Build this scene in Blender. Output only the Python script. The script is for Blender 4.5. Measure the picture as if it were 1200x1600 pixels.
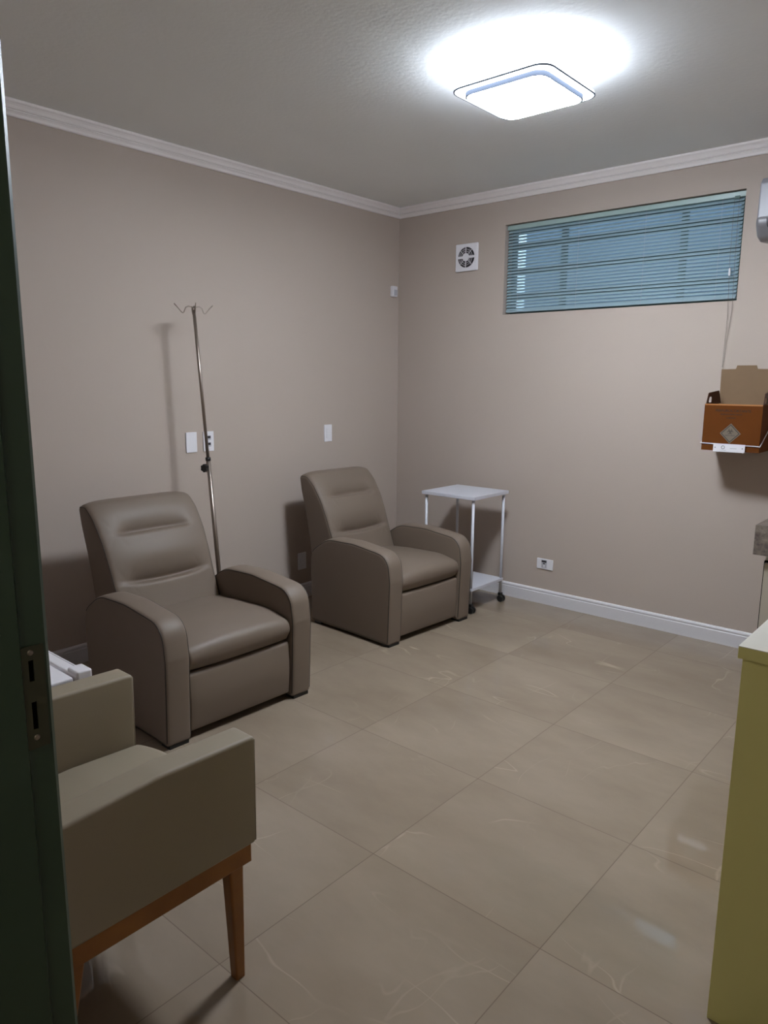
import bpy, bmesh, math, random
from mathutils import Vector, Matrix
random.seed(7)
for o in list(bpy.data.objects): bpy.data.objects.remove(o, do_unlink=True)
SC = bpy.context.scene
COL = SC.collection
PI = math.pi

# ------------------------------------------------------------------ camera
CAM = Vector((3.643017, -4.351409, 1.498545))
YAW, PITCH, ROLL, FPX = 0.714186, 0.179225, 0.007478, 1137.44
fwd = Vector((-math.sin(YAW)*math.cos(PITCH), math.cos(YAW)*math.cos(PITCH), -math.sin(PITCH)))
rt0 = Vector((math.cos(YAW), math.sin(YAW), 0)); up0 = rt0.cross(fwd)
rt = rt0*math.cos(ROLL) + up0*math.sin(ROLL); up = -rt0*math.sin(ROLL) + up0*math.cos(ROLL)
cd = bpy.data.cameras.new('camera'); cam = bpy.data.objects.new('camera', cd); COL.objects.link(cam)
cd.sensor_fit = 'VERTICAL'; cd.sensor_height = 24; cd.lens = FPX/1600*24; cd.clip_start = 0.02
m = Matrix((rt, up, -fwd)).transposed().to_4x4(); m.translation = CAM
cam.matrix_world = m
SC.camera = cam

# ------------------------------------------------------------------ world, exposure
w = bpy.data.worlds.new('world'); SC.world = w; w.use_nodes = True
bg = w.node_tree.nodes['Background']; bg.inputs[0].default_value = (0.60, 0.78, 1.0, 1); bg.inputs[1].default_value = 0.44
SC.view_settings.view_transform = 'Standard'; SC.view_settings.look = 'None'
SC.view_settings.gamma = 1; SC.view_settings.use_curve_mapping = False
SC.view_settings.exposure = 2.5
LAMP_DOWN, LAMP_SIDE = 31.0, 165.0      # ceiling light: diffuser and added glow band
HALL = 6.0                            # ceiling lamp of the hall behind the camera

# ------------------------------------------------------------------ materials
def srgb(r, g, b):
    f = lambda c: (c/255/12.92) if c/255 <= 0.04045 else ((c/255+0.055)/1.055)**2.4
    return (f(r), f(g), f(b), 1)
def mat(name, rgb, rough=0.5, metal=0.0, spec=0.5, noise=0.0, nscale=20, bump=0.0, bscale=200, bdist=0.002, coat=0, emit=None, estr=0, alpha=None, trans=0, transl=0):
    M = bpy.data.materials.new(name); M.use_nodes = True
    nt = M.node_tree; N = nt.nodes; L = nt.links; P = N['Principled BSDF']
    c = srgb(*rgb)
    P.inputs['Base Color'].default_value = c; P.inputs['Roughness'].default_value = rough
    P.inputs['Metallic'].default_value = metal; P.inputs['Specular IOR Level'].default_value = spec
    P.inputs['Coat Weight'].default_value = coat; P.inputs['Transmission Weight'].default_value = trans
    tc = N.new('ShaderNodeTexCoord')
    if noise > 0:
        nz = N.new('ShaderNodeTexNoise'); nz.inputs['Scale'].default_value = nscale; nz.inputs['Detail'].default_value = 5
        L.new(tc.outputs['Object'], nz.inputs['Vector'])
        mx = N.new('ShaderNodeMix'); mx.data_type = 'RGBA'
        mx.inputs['A'].default_value = tuple(v*(1-noise) for v in c[:3])+(1,); mx.inputs['B'].default_value = tuple(min(1, v*(1+noise)) for v in c[:3])+(1,)
        L.new(nz.outputs['Fac'], mx.inputs['Factor']); L.new(mx.outputs['Result'], P.inputs['Base Color'])
    if bump > 0:
        nz = N.new('ShaderNodeTexNoise'); nz.inputs['Scale'].default_value = bscale; nz.inputs['Detail'].default_value = 3
        L.new(tc.outputs['Object'], nz.inputs['Vector'])
        b = N.new('ShaderNodeBump'); b.inputs['Strength'].default_value = bump; b.inputs['Distance'].default_value = bdist
        L.new(nz.outputs['Fac'], b.inputs['Height']); L.new(b.outputs['Normal'], P.inputs['Normal'])
    if emit: P.inputs['Emission Color'].default_value = emit; P.inputs['Emission Strength'].default_value = estr
    if transl > 0:
        t = N.new('ShaderNodeBsdfTranslucent'); t.inputs['Color'].default_value = c
        ms = N.new('ShaderNodeMixShader'); ms.inputs[0].default_value = transl
        L.new(P.outputs[0], ms.inputs[1]); L.new(t.outputs[0], ms.inputs[2]); L.new(ms.outputs[0], N['Material Output'].inputs[0])
    return M

M_wall = mat('wall_paint', (175, 161, 151), 0.75, spec=0.25, noise=0.02, nscale=3, bump=0.12, bscale=160, bdist=0.001)
M_ceil = mat('ceiling_paint', (232, 234, 235), 0.9, spec=0.15, noise=0.02, nscale=5, bump=0.3, bscale=45, bdist=0.003)
M_trim = mat('white_plaster', (220, 212, 210), 0.5, spec=0.4)
M_base = mat('white_polystyrene_trim', (204, 200, 203), 0.4, spec=0.4)
M_plastic = mat('white_plastic', (220, 217, 221), 0.35)
M_greyp = mat('grey_plastic', (178, 176, 182), 0.4)
M_black = mat('black_plastic', (18, 18, 18), 0.4)
M_slot = mat('dark_slot', (34, 30, 34), 0.6)
M_vinyl = mat('taupe_vinyl', (111, 97, 85), 0.55, spec=0.4, noise=0.03, nscale=6, bump=0.12, bscale=420, bdist=0.0006)
M_seam = mat('dark_seam', (48, 40, 32), 0.6)
M_vinyl2 = mat('olive_beige_vinyl', (139, 127, 109), 0.55, spec=0.4, noise=0.03, nscale=5, bump=0.12, bscale=380, bdist=0.0006)
M_steel = mat('steel', (150, 138, 128), 0.36, metal=0.9)
M_green = mat('dark_green_paint', (44, 62, 48), 0.38, spec=0.5, noise=0.06, nscale=7)
M_strike = mat('painted_metal', (62, 62, 48), 0.45, metal=0.3)
M_olive = mat('olive_laminate', (200, 194, 130), 0.5, noise=0.03, nscale=3)
M_top = mat('white_laminate', (206, 202, 192), 0.35)
M_cream = mat('cream_laminate', (168, 158, 144), 0.35)
M_cart = mat('white_powder_coat', (190, 190, 198), 0.35)
M_card = mat('brown_cardboard', (118, 94, 70), 0.85, noise=0.05, nscale=30)
M_orange = mat('orange_printed_card', (92, 47, 6), 0.8, spec=0.2, noise=0.05, nscale=20)
M_cardd = mat('dark_printed_card', (78, 42, 20), 0.7)
M_ink = mat('dark_ink', (22, 12, 6), 0.7)
M_sym = mat('grey_label', (110, 98, 86), 0.6)
M_symink = mat('label_ink', (48, 43, 40), 0.6)
M_alu = mat('aluminium', (170, 170, 165), 0.35, metal=0.8)
M_winframe = mat('green_window_paint', (52, 84, 76), 0.5)
M_headrail = mat('headrail', (150, 170, 166), 0.4)
M_slat = mat('aqua_slat', (156, 178, 186), 0.4, transl=0.27)
M_ext = mat('exterior_render', (132, 147, 166), 0.9, noise=0.08, nscale=3)
M_acu = mat('air_conditioner_plastic', (132, 130, 136), 0.4)
M_acug = mat('air_conditioner_shaded', (112, 110, 113), 0.4)  # darker copy of the casing plastic, shade of the underside put into colour
M_hall = mat('hall_paint', (214, 206, 170), 0.8)
M_dark = mat('gap_shade', (5, 5, 4), 1.0, spec=0.0)  # near-black that paints the shade inside gaps and holes

def wood():
    M = mat('honey_wood', (132, 84, 34), 0.42, spec=0.4)
    nt = M.node_tree; N = nt.nodes; L = nt.links; P = N['Principled BSDF']
    tc = N.new('ShaderNodeTexCoord'); mp = N.new('ShaderNodeMapping'); mp.inputs['Scale'].default_value = (30, 3, 3)
    nz = N.new('ShaderNodeTexNoise'); nz.inputs['Scale'].default_value = 3; nz.inputs['Detail'].default_value = 6
    cr = N.new('ShaderNodeValToRGB'); cr.color_ramp.elements[0].color = srgb(100, 58, 20); cr.color_ramp.elements[1].color = srgb(160, 104, 46)
    L.new(tc.outputs['Object'], mp.inputs[0]); L.new(mp.outputs[0], nz.inputs['Vector']); L.new(nz.outputs['Fac'], cr.inputs[0]); L.new(cr.outputs[0], P.inputs['Base Color'])
    return M
M_wood = wood()

def granite():
    M = mat('grey_granite', (140, 128, 116), 0.3)
    nt = M.node_tree; N = nt.nodes; L = nt.links; P = N['Principled BSDF']
    tc = N.new('ShaderNodeTexCoord'); nz = N.new('ShaderNodeTexNoise'); nz.inputs['Scale'].default_value = 24; nz.inputs['Detail'].default_value = 8; nz.inputs['Roughness'].default_value = 0.75
    cr = N.new('ShaderNodeValToRGB'); e = cr.color_ramp.elements
    e[0].position = 0.34; e[0].color = srgb(76, 66, 64); e[1].position = 0.68; e[1].color = srgb(142, 132, 120)
    x = e.new(0.5); x.color = srgb(112, 101, 93)
    L.new(tc.outputs['Object'], nz.inputs['Vector']); L.new(nz.outputs['Fac'], cr.inputs[0]); L.new(cr.outputs[0], P.inputs['Base Color'])
    return M
M_granite = granite()

TS, TX, TY = 0.6, 1.643, -1.576
def floor_mat():
    M = bpy.data.materials.new('polished_porcelain'); M.use_nodes = True
    nt = M.node_tree; N = nt.nodes; L = nt.links; P = N['Principled BSDF']
    P.inputs['Roughness'].default_value = 0.035; P.inputs['Specular IOR Level'].default_value = 0.62
    tc = N.new('ShaderNodeTexCoord')
    def mth(op, a, b=None, c=None):
        n = N.new('ShaderNodeMath'); n.operation = op
        for i, v in enumerate((a, b, c)):
            if v is None: continue
            if isinstance(v, (int, float)): n.inputs[i].default_value = v
            else: L.new(v, n.inputs[i])
        return n.outputs[0]
    sp = N.new('ShaderNodeSeparateXYZ'); L.new(tc.outputs['Object'], sp.inputs[0])
    ux = mth('DIVIDE', mth('SUBTRACT', sp.outputs[0], TX), TS); uy = mth('DIVIDE', mth('SUBTRACT', sp.outputs[1], TY), TS)
    fx = mth('ABSOLUTE', mth('SUBTRACT', mth('FRACT', mth('ADD', ux, 0.5)), 0.5)); fy = mth('ABSOLUTE', mth('SUBTRACT', mth('FRACT', mth('ADD', uy, 0.5)), 0.5))
    d = mth('MULTIPLY', mth('MINIMUM', fx, fy), TS)
    mr = N.new('ShaderNodeMapRange'); mr.inputs['From Min'].default_value = 0.0005; mr.inputs['From Max'].default_value = 0.0019; L.new(d, mr.inputs['Value'])  # 0 in joint
    # each tile gets its own cut of the veining
    cx = mth('FLOOR', ux); cy = mth('FLOOR', uy)
    cmb = N.new('ShaderNodeCombineXYZ'); L.new(cx, cmb.inputs[0]); L.new(cy, cmb.inputs[1])
    wn = N.new('ShaderNodeTexWhiteNoise'); wn.noise_dimensions = '3D'; L.new(cmb.outputs[0], wn.inputs['Vector'])
    off = N.new('ShaderNodeVectorMath'); off.operation = 'MULTIPLY_ADD'; off.inputs[1].default_value = (14, 14, 0)
    L.new(wn.outputs['Color'], off.inputs[0]); L.new(tc.outputs['Object'], off.inputs[2])
    # veins: thin level lines of stretched noise
    def vein(scale, stretch, rot, width, amt):
        mp = N.new('ShaderNodeMapping'); mp.inputs['Rotation'].default_value = (0, 0, rot); mp.inputs['Scale'].default_value = stretch; L.new(off.outputs[0], mp.inputs[0])
        n = N.new('ShaderNodeTexNoise'); n.inputs['Scale'].default_value = scale; n.inputs['Detail'].default_value = 3; n.inputs['Roughness'].default_value = 0.42; n.inputs['Distortion'].default_value = 0.15
        L.new(mp.outputs[0], n.inputs['Vector'])
        a = mth('ABSOLUTE', mth('SUBTRACT', n.outputs['Fac'], 0.5))
        r = N.new('ShaderNodeMapRange'); r.inputs['From Min'].default_value = 0; r.inputs['From Max'].default_value = width; r.inputs['To Min'].default_value = amt; r.inputs['To Max'].default_value = 0
        L.new(a, r.inputs['Value'])
        n2 = N.new('ShaderNodeTexNoise'); n2.inputs['Scale'].default_value = 3.0; L.new(off.outputs[0], n2.inputs['Vector'])
        r2 = N.new('ShaderNodeMapRange'); r2.inputs['From Min'].default_value = 0.52; r2.inputs['From Max'].default_value = 0.68; L.new(n2.outputs['Fac'], r2.inputs['Value'])
        return mth('MULTIPLY', r.outputs[0], r2.outputs[0])
    v = mth('MAXIMUM', vein(0.9, (1, 3.2, 1), 0.5, 0.0045, 0.75), vein(1.1, (3.0, 1, 1), 0.9, 0.004, 0.55))
    cl = N.new('ShaderNodeTexNoise'); cl.inputs['Scale'].default_value = 1.3; cl.inputs['Detail'].default_value = 7; cl.inputs['Roughness'].default_value = 0.6
    mp = N.new('ShaderNodeMapping'); mp.inputs['Scale'].default_value = (1, 2.2, 1); mp.inputs['Rotation'].default_value = (0, 0, 0.6); L.new(off.outputs[0], mp.inputs[0]); L.new(mp.outputs[0], cl.inputs['Vector'])
    cr = N.new('ShaderNodeValToRGB'); e = cr.color_ramp.elements
    e[0].position = 0.3; e[0].color = srgb(128, 113, 97); e[1].position = 0.72; e[1].color = srgb(146, 131, 115)
    L.new(cl.outputs['Fac'], cr.inputs[0])
    mx = N.new('ShaderNodeMix'); mx.data_type = 'RGBA'; L.new(v, mx.inputs['Factor']); L.new(cr.outputs[0], mx.inputs['A']); mx.inputs['B'].default_value = srgb(166, 152, 134)
    m2 = N.new('ShaderNodeMix'); m2.data_type = 'RGBA'; L.new(mr.outputs[0], m2.inputs['Factor']); m2.inputs['A'].default_value = srgb(108, 94, 80); L.new(mx.outputs['Result'], m2.inputs['B'])
    L.new(m2.outputs['Result'], P.inputs['Base Color'])
    return M
M_floor = floor_mat()

def emis(name, col, s):
    M = bpy.data.materials.new(name); M.use_nodes = True; nt = M.node_tree
    P = nt.nodes['Principled BSDF']; P.inputs['Base Color'].default_value = (0.9, 0.93, 1, 1); P.inputs['Roughness'].default_value = 0.3
    P.inputs['Emission Color'].default_value = col; P.inputs['Emission Strength'].default_value = s
    return M
M_glow = emis('lit_diffuser', (0.82, 0.90, 1.0, 1), LAMP_DOWN)
M_glow2 = emis('added_side_glow', (0.80, 0.89, 1.0, 1), LAMP_SIDE)
M_glow3 = emis('lit_acrylic', (0.84, 0.92, 1.0, 1), 2.0)
M_ltrim = mat('lamp_edge_shade', (96, 104, 120), 0.9, spec=0.0)  # dark blue-grey puts the shade of the lamp's less lit edges into colour
M_hallglow = emis('hall_lit_diffuser', (1.0, 0.97, 0.82, 1), HALL)

def glass():
    M = bpy.data.materials.new('window_glass'); M.use_nodes = True; nt = M.node_tree; N = nt.nodes
    for n in list(N):
        if n.type != 'OUTPUT_MATERIAL': N.remove(n)
    t = N.new('ShaderNodeBsdfTransparent'); t.inputs[0].default_value = (0.86, 0.95, 0.97, 1); g = N.new('ShaderNodeBsdfGlossy'); g.inputs['Roughness'].default_value = 0.05
    f = N.new('ShaderNodeFresnel'); x = N.new('ShaderNodeMixShader')
    nt.links.new(f.outputs[0], x.inputs[0]); nt.links.new(t.outputs[0], x.inputs[1]); nt.links.new(g.outputs[0], x.inputs[2])
    nt.links.new(x.outputs[0], [n for n in N if n.type == 'OUTPUT_MATERIAL'][0].inputs[0])
    return M
M_glass = glass()

# ------------------------------------------------------------------ mesh helpers
def obj(name, bm, m, parent=None, smooth=False, loc=None):
    bmesh.ops.recalc_face_normals(bm, faces=bm.faces)
    me = bpy.data.meshes.new(name); bm.to_mesh(me); bm.free()
    if m is not None: me.materials.append(m)
    if smooth:
        for p in me.polygons: p.use_smooth = True
    o = bpy.data.objects.new(name, me); COL.objects.link(o)
    if parent is not None: o.parent = parent
    if loc is not None: o.location = loc
    return o
def thing(name, label, cat, loc=(0, 0, 0), rz=0, group=None):
    o = bpy.data.objects.new(name, None); COL.objects.link(o); o.empty_display_size = 0.05
    o.location = loc; o.rotation_euler = (0, 0, rz); o['label'] = label; o['category'] = cat
    if group: o['group'] = group
    return o
def tag(o, label, cat, group=None):
    o['label'] = label; o['category'] = cat
    if group: o['group'] = group
    return o
def struct(name, bm, m, parent=None, smooth=False):
    o = obj(name, bm, m, parent, smooth)
    if parent is None: o['kind'] = 'structure'
    return o
def box(bm, x0, x1, y0, y1, z0, z1, bev=0, seg=2):
    t = bmesh.new()
    bmesh.ops.create_cube(t, size=1)
    for v in t.verts: v.co = Vector((x0+(v.co.x+.5)*(x1-x0), y0+(v.co.y+.5)*(y1-y0), z0+(v.co.z+.5)*(z1-z0)))
    if bev: bmesh.ops.bevel(t, geom=list(t.edges), offset=bev, segments=seg, affect='EDGES', profile=0.5)
    me = bpy.data.meshes.new('t'); t.to_mesh(me); t.free(); bm.from_mesh(me); bpy.data.meshes.remove(me)
    return bm
def B(*a, **k): return box(bmesh.new(), *a, **k)
def tube(bm, pts, r, n=10, caps=True, r2=None):
    pts = [Vector(p) for p in pts]; rings = []
    prev = None
    for i, p in enumerate(pts):
        d = (pts[min(i+1, len(pts)-1)] - pts[max(i-1, 0)]).normalized()
        if prev is None: a = d.orthogonal().normalized()
        else:
            a = prev - d*prev.dot(d); a = a.normalized() if a.length > 1e-6 else d.orthogonal().normalized()
        prev = a; b = d.cross(a)
        rr = r if r2 is None else r + (r2-r)*i/(len(pts)-1)
        rings.append([bm.verts.new(p + (a*math.cos(2*PI*k/n)+b*math.sin(2*PI*k/n))*rr) for k in range(n)])
    for q, s in zip(rings, rings[1:]):
        for k in range(n): bm.faces.new((q[k], q[(k+1) % n], s[(k+1) % n], s[k]))
    if caps: bm.faces.new(rings[0]); bm.faces.new(rings[-1][::-1])
    return bm
def rpoly(pts, seg=6):
    """closed polygon [(x, y, radius)] with rounded corners"""
    out = []; n = len(pts)
    for i in range(n):
        p = Vector(pts[i][:2]); r = pts[i][2] if len(pts[i]) > 2 else 0
        a = Vector(pts[i-1][:2]); b = Vector(pts[(i+1) % n][:2])
        if r <= 0: out.append((p.x, p.y)); continue
        da = (a-p).normalized(); db = (b-p).normalized()
        ang = math.acos(max(-1, min(1, da.dot(db)))); 
        if ang > PI-0.02: out.append((p.x, p.y)); continue
        t = min(r/math.tan(ang/2), (a-p).length*0.49, (b-p).length*0.49); r = t*math.tan(ang/2)
        c = p + (da+db).normalized()*(r/math.sin(ang/2))
        s = p+da*t; e = p+db*t
        a0 = math.atan2(s.y-c.y, s.x-c.x); a1 = math.atan2(e.y-c.y, e.x-c.x); dd = (a1-a0+PI) % (2*PI)-PI
        for k in range(seg+1): q = a0+dd*k/seg; out.append((c.x+r*math.cos(q), c.y+r*math.sin(q)))
    return out
def resample(poly, step):
    out = []; n = len(poly)
    for i in range(n):
        a = Vector(poly[i]); b = Vector(poly[(i+1) % n]); L = (b-a).length
        if L < 1e-6: continue
        k = max(1, int(round(L/step)))
        for j in range(k): q = a+(b-a)*j/k; out.append((q.x, q.y))
    return out
def smoothpoly(poly, it):
    for _ in range(it):
        n = len(poly); poly = [((poly[i-1][0]+2*poly[i][0]+poly[(i+1) % n][0])/4, (poly[i-1][1]+2*poly[i][1]+poly[(i+1) % n][1])/4) for i in range(n)]
    return poly
def normals(poly):
    n = len(poly); A = sum(poly[i][0]*poly[(i+1) % n][1]-poly[(i+1) % n][0]*poly[i][1] for i in range(n))
    s = 1 if A > 0 else -1; out = []
    for i in range(n):
        d = Vector(poly[(i+1) % n])-Vector(poly[i-1]); d.normalize(); out.append((s*d.y, -s*d.x))   # outward
    return out
def soft(poly, a0, a1, r, put, nr=5, mid=1, disp=None):
    """prism of a closed profile between a0 and a1 with rounded rims; put(p, q, a) -> 3D"""
    nm = normals(poly); bm = bmesh.new(); rings = []; st = []
    for k in range(nr+1):
        th = PI/2*k/nr; st.append((r*(1-math.sin(th)), a0+r*(1-math.cos(th))))
    mids = [(0, a0+r+(a1-a0-2*r)*k/(mid)) for k in range(1, mid)]
    st = st+mids+[(i, a1-(a-a0)) for i, a in st[::-1]]
    for ins, a in st:
        ring = []
        for (p, q), (nx, ny) in zip(poly, nm):
            d = -ins
            if disp: d += disp(p, q, a, nx, ny)
            ring.append(bm.verts.new(put(p+nx*d, q+ny*d, a)))
        rings.append(ring)
    n = len(poly)
    for A, Bq in zip(rings, rings[1:]):
        for k in range(n): bm.faces.new((A[k], A[(k+1) % n], Bq[(k+1) % n], Bq[k]))
    bm.faces.new(rings[0]); bm.faces.new(rings[-1])
    return bm
def loft_rings(bm, rings, caps=True):
    R = [[bm.verts.new(p) for p in r] for r in rings]; n = len(R[0])
    for A, Bq in zip(R, R[1:]):
        for k in range(n): bm.faces.new((A[k], A[(k+1) % n], Bq[(k+1) % n], Bq[k]))
    if caps: bm.faces.new(R[0]); bm.faces.new(R[-1])
    return bm
def lathe(bm, prof, c, axis='z', n=24):
    """prof [(r, h)] round axis at c"""
    rings = []
    for r, h in prof:
        ring = []
        for k in range(n):
            a = 2*PI*k/n; u, v = r*math.cos(a), r*math.sin(a)
            ring.append(Vector(c)+Vector({'z': (u, v, h), 'y': (u, h, v), 'x': (h, u, v)}[axis]))
        rings.append(ring)
    return loft_rings(bm, rings)
def text(name, s, size, m, parent, loc, rot, ext=0.0004, align='CENTER'):
    c = bpy.data.curves.new(name, 'FONT'); c.body = s; c.size = size; c.extrude = ext; c.align_x = align; c.align_y = 'CENTER'
    t = bpy.data.objects.new(name, c); COL.objects.link(t)
    dg = bpy.context.evaluated_depsgraph_get(); me = bpy.data.meshes.new_from_object(t.evaluated_get(dg))
    bpy.data.objects.remove(t); bpy.data.curves.remove(c)
    o = bpy.data.objects.new(name, me); COL.objects.link(o); me.materials.clear(); me.materials.append(m)
    o.parent = parent; o.location = loc; o.rotation_euler = rot
    return o

# ------------------------------------------------------------------ room shell
H = 2.735; XR = 3.86; YF = -3.965; YH = -5.9; WT = 0.15
WX0, WX1, WZ0, WZ1 = 0.917, 2.397, 1.939, 2.513
JX = 2.743                                              # door opening starts here
struct('floor', B(-0.15, XR+0.15, YH, 0.2, -0.1, 0), M_floor)
struct('ceiling', B(-0.15, XR+0.15, YF-WT, 0.2, H, H+0.1), M_ceil)
struct('wall_left', B(-0.15, 0, YF-WT, 0.2, 0, H), M_wall)
struct('wall_right', B(XR, XR+0.15, YF-WT, 0.2, 0, H), M_wall)
def wall_with_hole(x0, x1, y0, y1, z1, hx0, hx1, hz0, hz1):
    bm = bmesh.new()
    box(bm, x0, hx0, y0, y1, 0, z1); box(bm, hx1, x1, y0, y1, 0, z1)
    box(bm, hx0, hx1, y0, y1, hz1, z1)
    if hz0 > 0: box(bm, hx0, hx1, y0, y1, 0, hz0)
    return bm
struct('wall_back', wall_with_hole(0, XR, 0, 0.14, H, WX0, WX1, WZ0, WZ1), M_wall)
struct('wall_front', wall_with_hole(0, XR, YF-WT, YF, H, JX-0.03, 3.70, 0, 2.15), M_wall)
# hall behind the camera
struct('wall_hall', (lambda b: (box(b, 0.9, 1.0, YH, YF-WT, 0, 2.6), box(b, 4.6, 4.7, YH, YF-WT, 0, 2.6), box(b, 0.9, 4.7, YH-0.1, YH, 0, 2.6), box(b, XR+0.15, 4.7, YF-WT-0.02, YF-WT+0.1, 0, 2.6), b)[-1])(bmesh.new()), M_hall)
struct('ceiling_hall', B(0.9, 4.7, YH-0.1, YF-WT, 2.6, 2.7), M_hall)
struct('floor_hall', B(XR+0.15, 4.7, YH, YF-WT+0.1, -0.1, 0), M_floor)

def moulding(pts_fn, prof, m, name):
    """prof (out, z) swept along a wall run given by pts_fn(out) -> two xy points"""
    bm = bmesh.new(); R = [[], []]
    for o_, z in prof:
        a, b = pts_fn(o_); R[0].append(bm.verts.new((a[0], a[1], z))); R[1].append(bm.verts.new((b[0], b[1], z)))
    n = len(prof)
    for k in range(n): bm.faces.new((R[0][k], R[0][(k+1) % n], R[1][(k+1) % n], R[1][k]))
    bm.faces.new(R[0]); bm.faces.new(R[1])
    return struct(name, bm, m)
Z0 = 2.667
crown = [(0, Z0), (0.010, Z0), (0.013, Z0+0.004), (0.014, Z0+0.014), (0.019, Z0+0.022), (0.022, Z0+0.024), (0.018, Z0+0.027), (0.018, Z0+0.030), (0.024, Z0+0.031), (0.027, Z0+0.036), (0.030, Z0+0.044), (0.036, Z0+0.052), (0.041, Z0+0.056), (0.043, Z0+0.060), (0.043, H), (0, H)]
moulding(lambda o: ((0+o, YF+o), (0+o, 0-o)), crown, M_trim, 'trim_1')
moulding(lambda o: ((0+o, 0-o), (XR-o, 0-o)), crown, M_trim, 'trim_2')
moulding(lambda o: ((XR-o, YF+o), (XR-o, 0-o)), crown, M_trim, 'trim_3')
basep = [(0, 0), (0.016, 0), (0.016, 0.074), (0.013, 0.078), (0.013, 0.082), (0.016, 0.085), (0.015, 0.092), (0.009, 0.098), (0, 0.100)]
moulding(lambda o: ((0+o, YF), (0+o, 0-o)), basep, M_base, 'baseboard_left')
moulding(lambda o: ((0+o, 0-o), (2.72, 0-o)), basep, M_base, 'baseboard_back')
moulding(lambda o: ((0, YF+o), (JX-0.05, YF+o)), basep, M_base, 'baseboard_front')

# door frame (dark green steel jamb with a rebate and strike plate)
dr = bmesh.new()
S = 0.92
yA, yB = YF, YF-0.033                                   # room-side strip, then rebate
jp = [(JX-0.004, yA+0.002), (JX, yA-0.003), (JX, yB), (JX+0.006, yB-0.004), (JX+0.006, YF-WT+0.0), (JX+0.006, YF-WT-0.015), (JX-0.06, YF-WT-0.015), (JX-0.06, YF-WT-0.002), (JX-0.03, YF-WT-0.002), (JX-0.03, yA+0.002)]
loft_rings(dr, [[(x, y, 0) for x, y in jp], [(x, y, 2.12) for x, y in jp]])
door = struct('door_1', dr, M_green)
fr2 = bmesh.new(); loft_rings(fr2, [[(2*3.19-x, y, 0) for x, y in jp], [(2*3.19-x, y, 2.12) for x, y in jp]])
obj('jamb', fr2, M_green, door)
obj('lintel', B(JX-0.03, 3.66, YF-WT-0.015, YF+0.002, 2.10, 2.15), M_green, door)
jx = JX+0.0008
sp_ = bmesh.new()
zz = lambda z: 1.4985+(z-1.4985)*S                      # heights measured on the jamb
def ywin(y): return CAM.y+(y-CAM.y)*S
# strike plate with two latch holes, as a plate with openings
py0, py1 = ywin(-3.973), ywin(-3.939)
hy0, hy1 = ywin(-3.9605), ywin(-3.9535)
z4 = [zz(0.992), zz(1.020), zz(1.060), zz(1.090), zz(1.120), zz(1.140)]
for a, b in ((z4[0], z4[1]), (z4[2], z4[3]), (z4[4], z4[5])): box(sp_, jx, jx+0.0022, py0, py1, a, b)
for a, b in ((z4[1], z4[2]), (z4[3], z4[4])):
    box(sp_, jx, jx+0.0022, py0, hy0, a, b); box(sp_, jx, jx+0.0022, hy1, py1, a, b)
st_ = obj('strike_plate', sp_, M_strike, door)
hl = bmesh.new()
for a, b in ((z4[1], z4[2]), (z4[3], z4[4])): box(hl, jx-0.0004, jx+0.0006, hy0, hy1, a, b)
obj('latch_hole', hl, M_dark, st_)  # black inlay painting the shade inside each opening
for z in (zz(1.008), zz(1.131)):
    s = bmesh.new(); lathe(s, [(0.0005, 0.0042), (0.003, 0.004), (0.004, 0.0022)], (jx, ywin(-3.957), z), 'x', 12); obj('screw', s, M_steel, st_)

# ------------------------------------------------------------------ window with bars and blind
wf = bmesh.new(); fy0, fy1 = 0.095, 0.135
box(wf, WX0, WX0+0.022, fy0, fy1, WZ0, WZ1); box(wf, WX1-0.045, WX1, fy0, fy1, WZ0, WZ1)
box(wf, WX0+0.022, WX1-0.045, fy0, fy1, WZ0, WZ0+0.03); box(wf, WX0+0.022, WX1-0.045, fy0, fy1, WZ1-0.04, WZ1)
win = struct('window_1', wf, M_winframe)
mu = bmesh.new()
for x in (1.295, 2.05): box(mu, x-0.017, x+0.017, 0.10, 0.13, WZ0+0.03, WZ1-0.04)
obj('mullion', mu, M_winframe, win)
ra = bmesh.new()
for z in (2.386, 2.228, 2.060): box(ra, WX0+0.022, WX1-0.045, 0.092, 0.128, z-0.018, z+0.018)
obj('glazing_bar', ra, M_winframe, win)
obj('pane', B(WX0+0.02, WX1-0.04, 0.112, 0.116, WZ0+0.02, WZ1-0.03), M_glass, win)
# building close outside, open sky past its end
struct('wall_exterior', B(0.49, 6.0, 1.0, 1.2, -0.5, 2.78), M_ext)

bl = thing('venetian_blind', 'pale aqua slatted blind drawn down over the high window of the back wall', 'blind', ((WX0+WX1)/2, 0.03, WZ1))
hw = (WX1-WX0)/2
hr = bmesh.new(); box(hr, -hw+0.006, hw-0.004, -0.014, 0.014, -0.034, -0.006, bev=0.002); obj('headrail', hr, M_headrail, bl)
br = bmesh.new(); box(br, -hw+0.012, hw-0.012, -0.011, 0.011, -(WZ1-WZ0)+0.012, -(WZ1-WZ0)+0.024, bev=0.003); obj('bottom_rail', br, M_slat, bl)
sl = bmesh.new(); nsl = 26; zt, zb = -0.045, -(WZ1-WZ0)+0.034
ta = math.radians(47)
for i in range(nsl):
    z = zt+(zb-zt)*i/(nsl-1); vs = []
    for x in (-hw+0.012, hw-0.012):
        row = []
        for k in range(5):
            s = -0.0125+0.025*k/4; arch = 0.0022*(1-(s/0.0125)**2)
            # the slat leans: room edge low, outer edge high
            row.append(sl.verts.new((x, s*math.cos(ta)-arch*math.sin(ta), z+s*math.sin(ta)+arch*math.cos(ta))))
        vs.append(row)
    for k in range(4): sl.faces.new((vs[0][k], vs[0][k+1], vs[1][k+1], vs[1][k]))
obj('slats', sl, M_slat, bl, smooth=True)
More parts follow.
